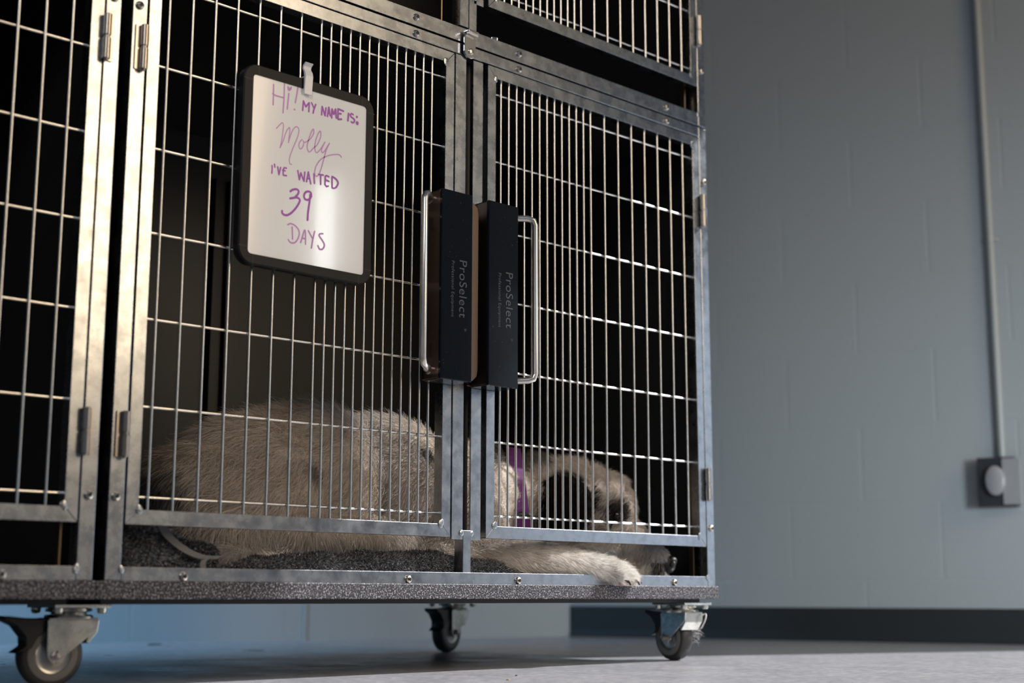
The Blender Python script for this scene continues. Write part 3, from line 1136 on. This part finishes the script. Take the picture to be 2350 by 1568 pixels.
def strands(name, parent, material, p, d0, d1, length, width, colr, levels=4, floor=None):
    """thin ribbons from p starting along d0, bending to d1"""
    n = len(p)
    view = unit(rng.normal(size=(n, 3)) + np.array([-.7, -.7, 0]) * 1.5)
    pts = []
    cur = p.copy()
    pts.append(cur.copy())
    for k in range(1, levels):
        t = k / (levels - 1)
        d = unit(d0 * (1 - t) + d1 * t)
        cur = cur + d * (length / (levels - 1))[:, None]
        if floor is not None:
            cur[:, 2] = np.maximum(cur[:, 2], floor)
        pts.append(cur.copy())
    side = unit(np.cross(unit(d0 + d1), view))
    V = np.empty((n, levels * 2, 3))
    for k in range(levels):
        wk = width * (1 - .85 * (k / (levels - 1)) ** 1.5) / 2
        V[:, 2 * k] = pts[k] - side * wk[:, None]
        V[:, 2 * k + 1] = pts[k] + side * wk[:, None]
    V = ((V.reshape(-1, 3) - np.array(ORG[parent.name])) * S).astype(np.float32)
    q = np.array([[2 * k, 2 * k + 1, 2 * k + 3, 2 * k + 2] for k in range(levels - 1)])
    F = (q[None] + (np.arange(n) * levels * 2)[:, None, None]).reshape(-1)
    me = bpy.data.meshes.new(name)
    me.vertices.add(len(V))
    me.vertices.foreach_set('co', V.ravel())
    nf = n * (levels - 1)
    me.loops.add(nf * 4)
    me.loops.foreach_set('vertex_index', F.astype(np.int32))
    me.polygons.add(nf)
    me.polygons.foreach_set('loop_start', np.arange(nf, dtype=np.int32) * 4)
    me.update(calc_edges=True)
    me.shade_smooth()
    ca = me.color_attributes.new('Col', 'FLOAT_COLOR', 'POINT')
    C4 = np.ones((n, levels * 2, 4), dtype=np.float32)
    C4[:, :, :3] = colr[:, None, :]
    ca.data.foreach_set('color', C4.ravel())
    me.materials.append(material)
    o = bpy.data.objects.new(name, me)
    col.objects.link(o)
    o.parent = parent
    ORG[o.name] = ORG[parent.name]
    return o


# ------------------------------------------------------------------ the towel
FT = -21.97                                # top of the cage floor
mb = MB()
mb.box(-.6, 21, 1.6, 12, FT, FT + .22)
mb.cap((3.6, 1.25, -21.72), (8, 1.2, -21.5), .22, .48)
mb.cap((8, 1.2, -21.5), (14, 1.15, -21.40), .48, .55)
mb.cap((14, 1.15, -21.40), (18.6, 1.25, -21.60), .55, .36)
mb.cap((5.8, 1.9, -21.5), (14, 2.1, -21.3), .4, .55)
mb.ell((.0, 2.6, -21.1), (1.9, 1.8, 1.35))
mb.ell((.4, 1.5, -21.4), (1.8, .75, .85))
mb.cap((.9, 2.3, -20.3), (2.3, 1.6, -21.0), .5, .42)
mb.cap((2.2, 1.6, -21.0), (3.2, 1.35, -21.05), .42, .36)
mb.cap((1.6, 1.3, -21.6), (3.0, 1.1, -21.72), .3, .22)
mb.cap((3.2, 1.35, -21.05), (3.7, 1.9, -21.2), .36, .4)
tw = fuse('towel', mb, .0045, 3, (8, 1.2, FT))
for v in tw.data.vertices:
    p = v.co
    k = .0022 * (math.sin(p.x * 55 + p.z * 40) + math.sin(p.x * 90 - p.y * 60) * .6)
    v.co = p + v.normal * k
tw.data.materials.append(M['towel'])
tag(tw, 'bunched dark grey terry towel lying under the dog', 'towel')
V_, T_ = mesh_arrays(tw)


def tw_w(c, n_):
    return np.clip(1.4 - (c[:, 1] - 1) * .5, .02, 1.4) * (c[:, 2] > FT + .06) * np.clip(.4 + (-.7 * n_[:, 0] - .7 * n_[:, 1]) + n_[:, 2] * .6, .05, 2)


p, nr = sample(V_, T_, 42000, tw_w)
g = rng.random(len(p))
cc = np.stack([.08 + .34 * g ** 2, .08 + .34 * g ** 2, .085 + .35 * g ** 2], 1)
jit = rng.normal(size=p.shape) * .45
strands('terry_pile', tw, M['loop'], p, unit(nr + jit * .6), unit(nr * .5 + jit + np.array([0, 0, -.3])), np.full(len(p), .17), np.full(len(p), .055), cc, 3)['kind'] = 'stuff'


def band(name, pts, wv, th, material, parent):
    P = catmull(pts, 8)
    mb_ = MB()
    vs__, fs_ = [], []
    for q in P:
        for s in (-1, 1):
            vs__ += [q + Vector(wv) * s * .5, q + Vector(wv) * s * .5 + Vector((.0, th, 0))]
    for i in range(len(P) - 1):
        a = i * 4
        b = a + 4
        fs_ += [(a, a + 2, b + 2, b), (a + 1, b + 1, b + 3, a + 3), (a, b, b + 1, a + 1), (a + 2, a + 3, b + 3, b + 2)]
    fs_ += [(0, 1, 3, 2), tuple(len(vs__) - 4 + k for k in (0, 2, 3, 1))]
    mb_.add(vs__, fs_)
    return build(name, mb_, material, parent, smooth=False)


band('hem', [(.95, .95, -19.95), (1.25, .85, -20.45), (1.9, .7, -20.95), (2.6, .62, -21.2), (3.35, .62, -21.2)], (.26, 0, .13), .08, M['hem'], tw)
band('hem', [(2.95, .62, -21.18), (2.62, .56, -21.35), (2.6, .56, -21.6), (2.75, .6, -21.9)], (.24, 0, .04), .07, M['hem'], tw)

# ------------------------------------------------------------------ the dog
# head frame: nose tip, lateral axis a (nose direction), b away from the viewer
NT = np.array([29.2, .25, -20.95])
ha = np.array([.719, -.695, 0.0])
hb_ = np.array([.695, .719, 0.0])


def H(lat, aw, z):
    return tuple(NT + ha * lat + hb_ * aw + np.array([0, 0, z - NT[2]]))


Rh = Matrix((tuple(ha), tuple(hb_), (0, 0, 1))).transposed()


def RY(deg):
    """pitch inside the head frame, nose down positive"""
    return Rh @ Matrix.Rotation(math.radians(deg), 3, 'Y')


mb = MB()
# trunk
mb.ell((6.6, 6.4, -19.0), (3.2, 3.7, 2.7))
mb.ell((8.7, 6.5, -18.2), (3.9, 3.8, 3.15))
mb.ell((11.2, 6.7, -17.9), (4.4, 3.9, 3.55))
mb.ell((15.2, 6.5, -18.0), (4.2, 3.8, 3.4))
mb.ell((18.6, 5.9, -18.3), (3.4, 3.2, 2.9))
mb.ell((11, 5.0, -20.3), (6.5, 2.7, 1.5))
# haunch and hind leg
mb.ell((7.6, 4.2, -19.3), (3.2, 1.8, 2.4))
mb.cap((8.5, 3.4, -20.9), (5.2, 2.9, -21.3), .75, .5)
mb.cap((5.2, 2.9, -21.3), (7.4, 2.4, -21.5), .5, .42)
# neck
mb.cap((19.2, 5.8, -18.0), H(-6.8, .5, -17.7), 2.6, 2.0)
mb.ell(H(-8.6, .2, -19.6), (2.4, 1.8, 1.7))
# shoulder, upper arm, forearm near side
mb.ell((18.2, 3.6, -19.4), (2.4, 1.6, 2.2))
mb.cap((18.0, 3.0, -20.0), (15.8, 2.4, -21.0), 1.1, .75)
mb.cap((15.8, 2.4, -21.0), (19.4, 1.55, -20.85), .82, .78)
mb.cap((19.4, 1.55, -20.85), (22.6, .62, -21.15), .78, .52)
mb.cap((22.6, .62, -21.15), (24.0, .2, -21.35), .52, .48)
# paw: four toes and the dew toe
mb.ell((24.35, .1, -21.45), (.75, .52, .36))
for ox, oy, oz in ((24.25, -.55, -21.86), (24.8, -.52, -21.84), (25.3, -.28, -21.76), (25.5, .12, -21.6)):
    mb.cap((24.15 + (ox - 24.25) * .35, -.02, -21.35), (ox, oy, oz), .32, .215)
# far foreleg
mb.cap((21.0, 5.5, -20.6), (26.0, 4.2, -21.4), .8, .5)
# cranium, brow, cheek, muzzle, jaw
mb.ell(H(-5.3, .3, -17.95), (2.35, 2.0, 2.0), Rh)
mb.ell(H(-3.7, .3, -18.35), (1.75, 1.6, 1.75), Rh)
mb.ell(H(-4.6, .0, -19.7), (2.2, 1.55, 1.5), Rh)
mb.cap(H(-3.2, .3, -19.3), H(-.95, .25, -20.85), 1.25, .62)
mb.cap(H(-3.6, .3, -20.7), H(-1.2, .3, -21.38), 1.05, .42)
mb.ell(H(-.95, .25, -21.5), (.5, .42, .3), Rh)
ORGD = (14, 5, FT)
dog_root = thing('dog', ORGD, 'shaggy cream dog with black ears lying asleep in the kennel, one paw out', 'dog')
body = fuse('body', mb, .0052, 7, ORGD, dog_root)
body.data.materials.append(M['skin'])
V_, T_ = mesh_arrays(body)

CREAM = np.array([.74, .67, .60])
WHITE = np.array([.95, .92, .88])
DARK = np.array([.014, .012, .012])
GREY = np.array([.20, .19, .19])


def hl(p):
    """head frame coordinates: lateral, away, height"""
    q = p - NT
    return q @ ha, q @ hb_, p[:, 2]


def coat(p, jitter=0.0):
    n = len(p)
    la, aw, z = hl(p + rng.normal(size=p.shape) * jitter)
    head = (la > -7.9) & (p[:, 0] > 20) & (z > -22)
    c = np.repeat(CREAM[None], n, 0)
    armw = (p[:, 1] < 2.4) & (z < -20.1) & (p[:, 0] < 26.2)
    t = np.clip((p[:, 0] - 17) / 6, 0, 1)[:, None] * armw[:, None]
    c = c * (1 - t) + WHITE * t                      # foreleg and paw are white
    x, y = p[:, 0], p[:, 1]

    def spot(mask, colr, k=1.0):
        c[mask] = c[mask] * (1 - k) + colr * k

    arm = (y < 2.3) & (x < 26.0) & (z < -20.3) & (x > 14)
    # body spots
    spot(((x - 15.6) ** 2 / .16 + (z + 16.4) ** 2 / .12 < 1), DARK, .8)
    spot(((x - 9.3) ** 2 / .2 + (z + 17.6) ** 2 / .1 < 1), DARK, .55)
    spot((x < 4.2) & (z < -17.6) & (z > -19.8), GREY, .5)
    # dark nape and crown ridge
    spot(head & ~arm & (la < -6.0) & (z > -16.45 + .12 * (la + 5)), DARK, .7)
    spot((la < -7.4) & (la > -9.0) & (z > -16.4) & (x > 20), DARK, .7)
    # dark side of the face under the ear, eye patch
    spot(head & ~arm & (((la + 5.4) / 1.35) ** 2 + ((z + 18.3) / 1.4) ** 2 < 1) & (aw < .4), DARK, 1)
    spot(head & ~arm & (((la + 6.7) / .7) ** 2 + ((z + 19.4) / .9) ** 2 < 1) & (aw < .4), DARK, .8)
    spot(head & ~arm & (((la + 3.15) / .62) ** 2 + ((z + 18.75) / .6) ** 2 < 1), DARK, .95)
    spot(head & ~arm & (((la + 4.6) / 1.2) ** 2 + ((z + 19.5) / .35) ** 2 < 1) & (aw < .3), DARK, .6)
    # muzzle: grey top near the nose, white beard
    spot(head & ~arm & (la > -1.7) & (z > -20.85), np.array([.42, .41, .43]), .8)
    spot(head & ~arm & (la > -1.25) & (z > -21.35) & (z < -20.85), DARK, .92)
    spot(head & ~arm & (la > -1.7) & (z < -21.3), WHITE, 1)
    spot(head & ~arm & (la > -1.75) & (la < -1.2) & (z < -20.9), WHITE, .8)
    return c


cb = coat(V_)
ca = body.data.color_attributes.new('Col', 'FLOAT_COLOR', 'POINT')
ca.data.foreach_set('color', np.concatenate([cb * .8, np.ones((len(cb), 1))], 1).astype(np.float32).ravel())


def coat_w(c, n_):
    la, aw, z = hl(c)
    w_ = np.clip(.25 + (-.72 * n_[:, 0] - .69 * n_[:, 1]) * 1.0 + n_[:, 2] * .35, .04, 2)
    w_ = w_ * (1 + 1.6 * (c[:, 0] > 20) * (la > -8)) * (1 + 1.6 * ((c[:, 1] < 2.4) & (c[:, 0] > 17)))
    w_ = w_ * ((c[:, 2] > -21.95) | (c[:, 1] < 0)) * (((la + .35) / .5) ** 2 + ((aw - .2) / .6) ** 2 + ((c[:, 2] + 21.0) / .32) ** 2 > 1)
    return w_


p, nr = sample(V_, T_, 130000, coat_w)
n = len(p)
la, aw, z = hl(p)
head = (la > -7.9) & (p[:, 0] > 20.5)
arm = (p[:, 1] < 2.4) & (p[:, 0] > 14.5) & (z < -20.1) & (p[:, 0] < 26.2)
muz = head & ~arm & (la > -2.6)
head &= ~arm
# flow direction
flow = np.repeat(np.array([[-.85, -.15, -.55]]), n, 0)
up_ = (z > -15.5)[:, None]
flow = np.where((p[:, 2] > -15.4)[:, None], np.array([[-.9, -.2, .1]]), flow)
flow = np.where((p[:, 2] < -19.8)[:, None], np.array([[-.25, -.2, -1.0]]), flow)
flow = np.where(head[:, None], -ha[None] * .8 + np.array([[0, 0, -.35]]), flow)
flow = np.where((head & (z > -17.2))[:, None], -ha[None] * .5 + np.array([[0, 0, .5]]), flow)
flow = np.where((head & (la > -4.2) & (z > -19.6))[:, None], ha[None] * .4 + np.array([[0, 0, .3]]), flow)
flow = np.where(muz[:, None], -ha[None] * .3 + np.array([[0, 0, -.9]]), flow)
flow = np.where(arm[:, None], np.array([[.9, -.25, -.42]]), flow)
# slow swirls so that locks form
sw = np.stack([np.sin(p[:, 0] * 1.7 + p[:, 2] * 2.3), np.cos(p[:, 1] * 2.1 + p[:, 0] * 1.3), np.sin(p[:, 2] * 2.9 + p[:, 0] * 2.1 + 1)], 1) * .32
lock = np.floor(p * 2.2)
hsh = np.sin(lock @ np.array([12.9898, 78.233, 37.719])) * 43758.5453
hsh = (hsh - np.floor(hsh))[:, None]
lockd = np.concatenate([np.sin(hsh * 6.28), np.cos(hsh * 6.28), np.sin(hsh * 12.9)], 1) * .22
flow = flow + sw + lockd
tang = unit(flow - nr * np.sum(flow * nr, 1)[:, None] * .9)
jit = rng.normal(size=p.shape)
ln = rng.uniform(.55, 1.15, n)
ln[head] = rng.uniform(.3, .62, head.sum())
ln[head & (la < -7.0)] = .12
ln[(p[:, 0] > 19) & (la < -7.0) & (la > -8.5) & (z > -21)] = .12
ln[muz] = rng.uniform(.22, .42, muz.sum())
ln[muz & (la > -1.2) & (z < -20.8) & (z > -21.35)] = .14
beard = muz & (z < -20.95) & (la > -1.9)
ln[beard] = rng.uniform(.4, .8, beard.sum())
ln[arm] = rng.uniform(.3, .6, arm.sum())
paw = arm & (p[:, 0] > 23.6)
ln[paw] = rng.uniform(.3, .62, paw.sum())
d0 = unit(nr * .8 + tang * .7 + jit * .16)
d1 = unit(nr * .12 + tang + jit * .20 + np.array([0, 0, -.12]))
cc = coat(p, .12)
br_ = rng.uniform(.72, 1.15, n)[:, None]
cc = np.clip(cc * br_ * (1 + .12 * (hsh - .5)), 0, .95)
strands('fur', body, M['fur'], p, d0, d1, ln, rng.uniform(.014, .024, n), cc, 4, np.where(p[:, 1] < .05, -22.12, -21.93))['kind'] = 'stuff'
# long loose wisps hanging from the foreleg
wp = np.array([[17.6, 1.0, -21.2], [18.0, 1.0, -21.3], [18.6, .9, -21.2], [19.3, .9, -21.3], [17.2, 1.1, -21.1]])
mbw = MB()
for q in wp:
    q = Vector(q)
    mbw.tube(catmull([q + Vector((-.7, .2, .35)), q, q + Vector((.45, -.1, -.3)), q + Vector((1.15, -.15, -.42))], 6), .012, 5)
tag(build('wisp', mbw, M['clip'], body))

# ear: hanging flap, eyes, nose, claws, pads
mb = MB()
c0 = Vector(H(-5.5, -2.0, -17.7))
mb.ell(c0, (1.25, .22, .85), Rh @ Matrix.Rotation(math.radians(14), 3, 'Y'))
mb.ell(Vector(H(-5.3, -2.15, -18.45)), (1.05, .2, 1.05), Rh)
ear = fuse('ear', mb, .004, 4, ORGD, dog_root)
ear.data.materials.append(M['earskin'])
ear['label'] = 'black furry ear flap'
Ve, Te = mesh_arrays(ear)
pe, ne = sample(Ve, Te, 9000)
fl = unit(np.array([[.0, 0, -1.0]]) - hb_[None] * .3 + rng.normal(size=pe.shape) * .35)
te = unit(fl - ne * np.sum(fl * ne, 1)[:, None] * .8)
ce = np.repeat(DARK[None], len(pe), 0) * rng.uniform(.6, 1.6, len(pe))[:, None]
strands('ear_fur', ear, M['fur'], pe, unit(ne * .6 + te), te, rng.uniform(.2, .5, len(pe)), np.full(len(pe), .018), ce, 4)['kind'] = 'stuff'
mb = MB().ell(H(-2.95, -1.18, -18.75), (.3, .26, .27), Rh)
build('eye', mb, M['eye'], dog_root, smooth=True)
mb = MB().ell(H(-.62, .2, -21.02), (.62, .52, .42), RY(25))
mb.ell(H(-.28, .2, -20.88), (.34, .46, .27), Rh)
mb.ell(H(-.75, .2, -21.25), (.5, .3, .3), RY(20))
mb.ell(H(-.42, .22, -21.28), (.34, .2, .22), Rh)
ns = fuse('nose', mb, .0022, 4, ORGD, dog_root)
ns.data.materials.append(M['nose'])
mb = MB()
mb.ell(H(-.22, -.26, -21.05), (.12, .1, .16), RY(20))
build('nostril', mb, M['socket'], ns, smooth=True)
mb = MB().cap(H(-1.9, -.5, -21.72), H(-.6, -.12, -21.5), .045, .03)
build('mouth', mb, M['nose'], dog_root, smooth=True)
for ox, oy, oz, dx_, dy_ in ((24.32, -.74, -21.9, .08, -.2), (24.95, -.68, -21.88, .18, -.16), (25.5, -.36, -21.8, .25, -.08), (25.7, .12, -21.66, .26, .02)):
    mb = MB().tube(catmull([(ox, oy, oz), (ox + dx_ * .7, oy + dy_ * .7, oz - .04), (ox + dx_ * 1.1, oy + dy_ * 1.1, oz - .2)], 4), [.085 - .006 * k for k in range(9)], 10)
    build('claw', mb, M['claw'], dog_root, smooth=True)
for cx_, cy__, r_ in ((24.2, -.6, .2), (24.78, -.57, .2), (25.25, -.32, .16)):
    mb = MB().ell((cx_, cy__, -22.02), (r_ * 1.1, r_ * .8, .11))
    build('paw_pad', mb, M['pad'], dog_root, smooth=True)

# collar around the neck
mb = MB()
rings = []
cN = Vector(H(-7.7, .4, -18.1))
ax_ = Vector(tuple(ha)) * .97 + Vector((0, 0, .12))
ax_.normalize()
u_ = Vector(tuple(hb_))
v_ = ax_.cross(u_).normalized()
K = 48
vs_, fs = [], []
from mathutils.bvhtree import BVHTree
bvh = BVHTree.FromPolygons([tuple(q) for q in V_], [tuple(int(i) for i in q) for q in T_])


def neck_radius(t, w_):
    dr = (u_ * math.cos(t) + v_ * math.sin(t)).normalized()
    o_ = cN + ax_ * w_
    hit = bvh.ray_cast(o_ + dr * 6, -dr)
    return dr, (min(max((hit[0] - o_).length, 1.6), 3.6) if hit[0] is not None else 2.4)


rad = [[neck_radius(2 * math.pi * k / K, w_)[1] for w_ in (-.36, .36)] for k in range(K)]
for k in range(K):
    t = 2 * math.pi * k / K
    dr = (u_ * math.cos(t) + v_ * math.sin(t)).normalized()
    r0_ = sum(rad[(k + j) % K][0] for j in (-2, -1, 0, 1, 2)) / 5 + .16
    r1_ = sum(rad[(k + j) % K][1] for j in (-2, -1, 0, 1, 2)) / 5 + .16
    for w_, rr_, h_ in ((-.36, r0_, 0), (.36, r1_, 0), (.36, r1_, .1), (-.36, r0_, .1)):
        vs_.append(cN + dr * (rr_ + h_) + ax_ * w_)
for k in range(K):
    for j in range(4):
        fs.append((k * 4 + j, k * 4 + (j + 1) % 4, ((k + 1) % K) * 4 + (j + 1) % 4, ((k + 1) % K) * 4 + j))
mb.add(vs_, fs)
clr = build('collar', mb, M['collar'], dog_root)
clr['label'] = 'purple fabric collar'
for t in (3.95, 3.35):
    dr, r_ = neck_radius(t, 0)
    pc = cN + dr * (r_ + .3)
    mb = MB().ell((0, 0, 0), (.42, .09, .16), Rh)
    mb.xf(lambda p: p + pc)
    build('buckle', mb, M['brake'], clr, smooth=True)

# tuft of shed hair wound round the right caster
n = 90
src = np.array([31.1, .72, -24.35])
p = src + rng.normal(size=(n, 3)) * np.array([.12, .1, .32])
d0 = unit(rng.normal(size=(n, 3)) * .5 + np.array([.8, -.5, 0]))
d1 = unit(rng.normal(size=(n, 3)) * .8 + np.array([.6, -.5, -.4]))
ht = thing('hair_tuft', (31.1, .7, ZF), 'wispy tuft of pale shed hair caught on the right caster wheel', 'hair')
strands('loose_hair', ht, M['fur'], p, d0, d1, rng.uniform(.15, .42, n), np.full(n, .016), np.full((n, 3), .6), 5)['kind'] = 'stuff'
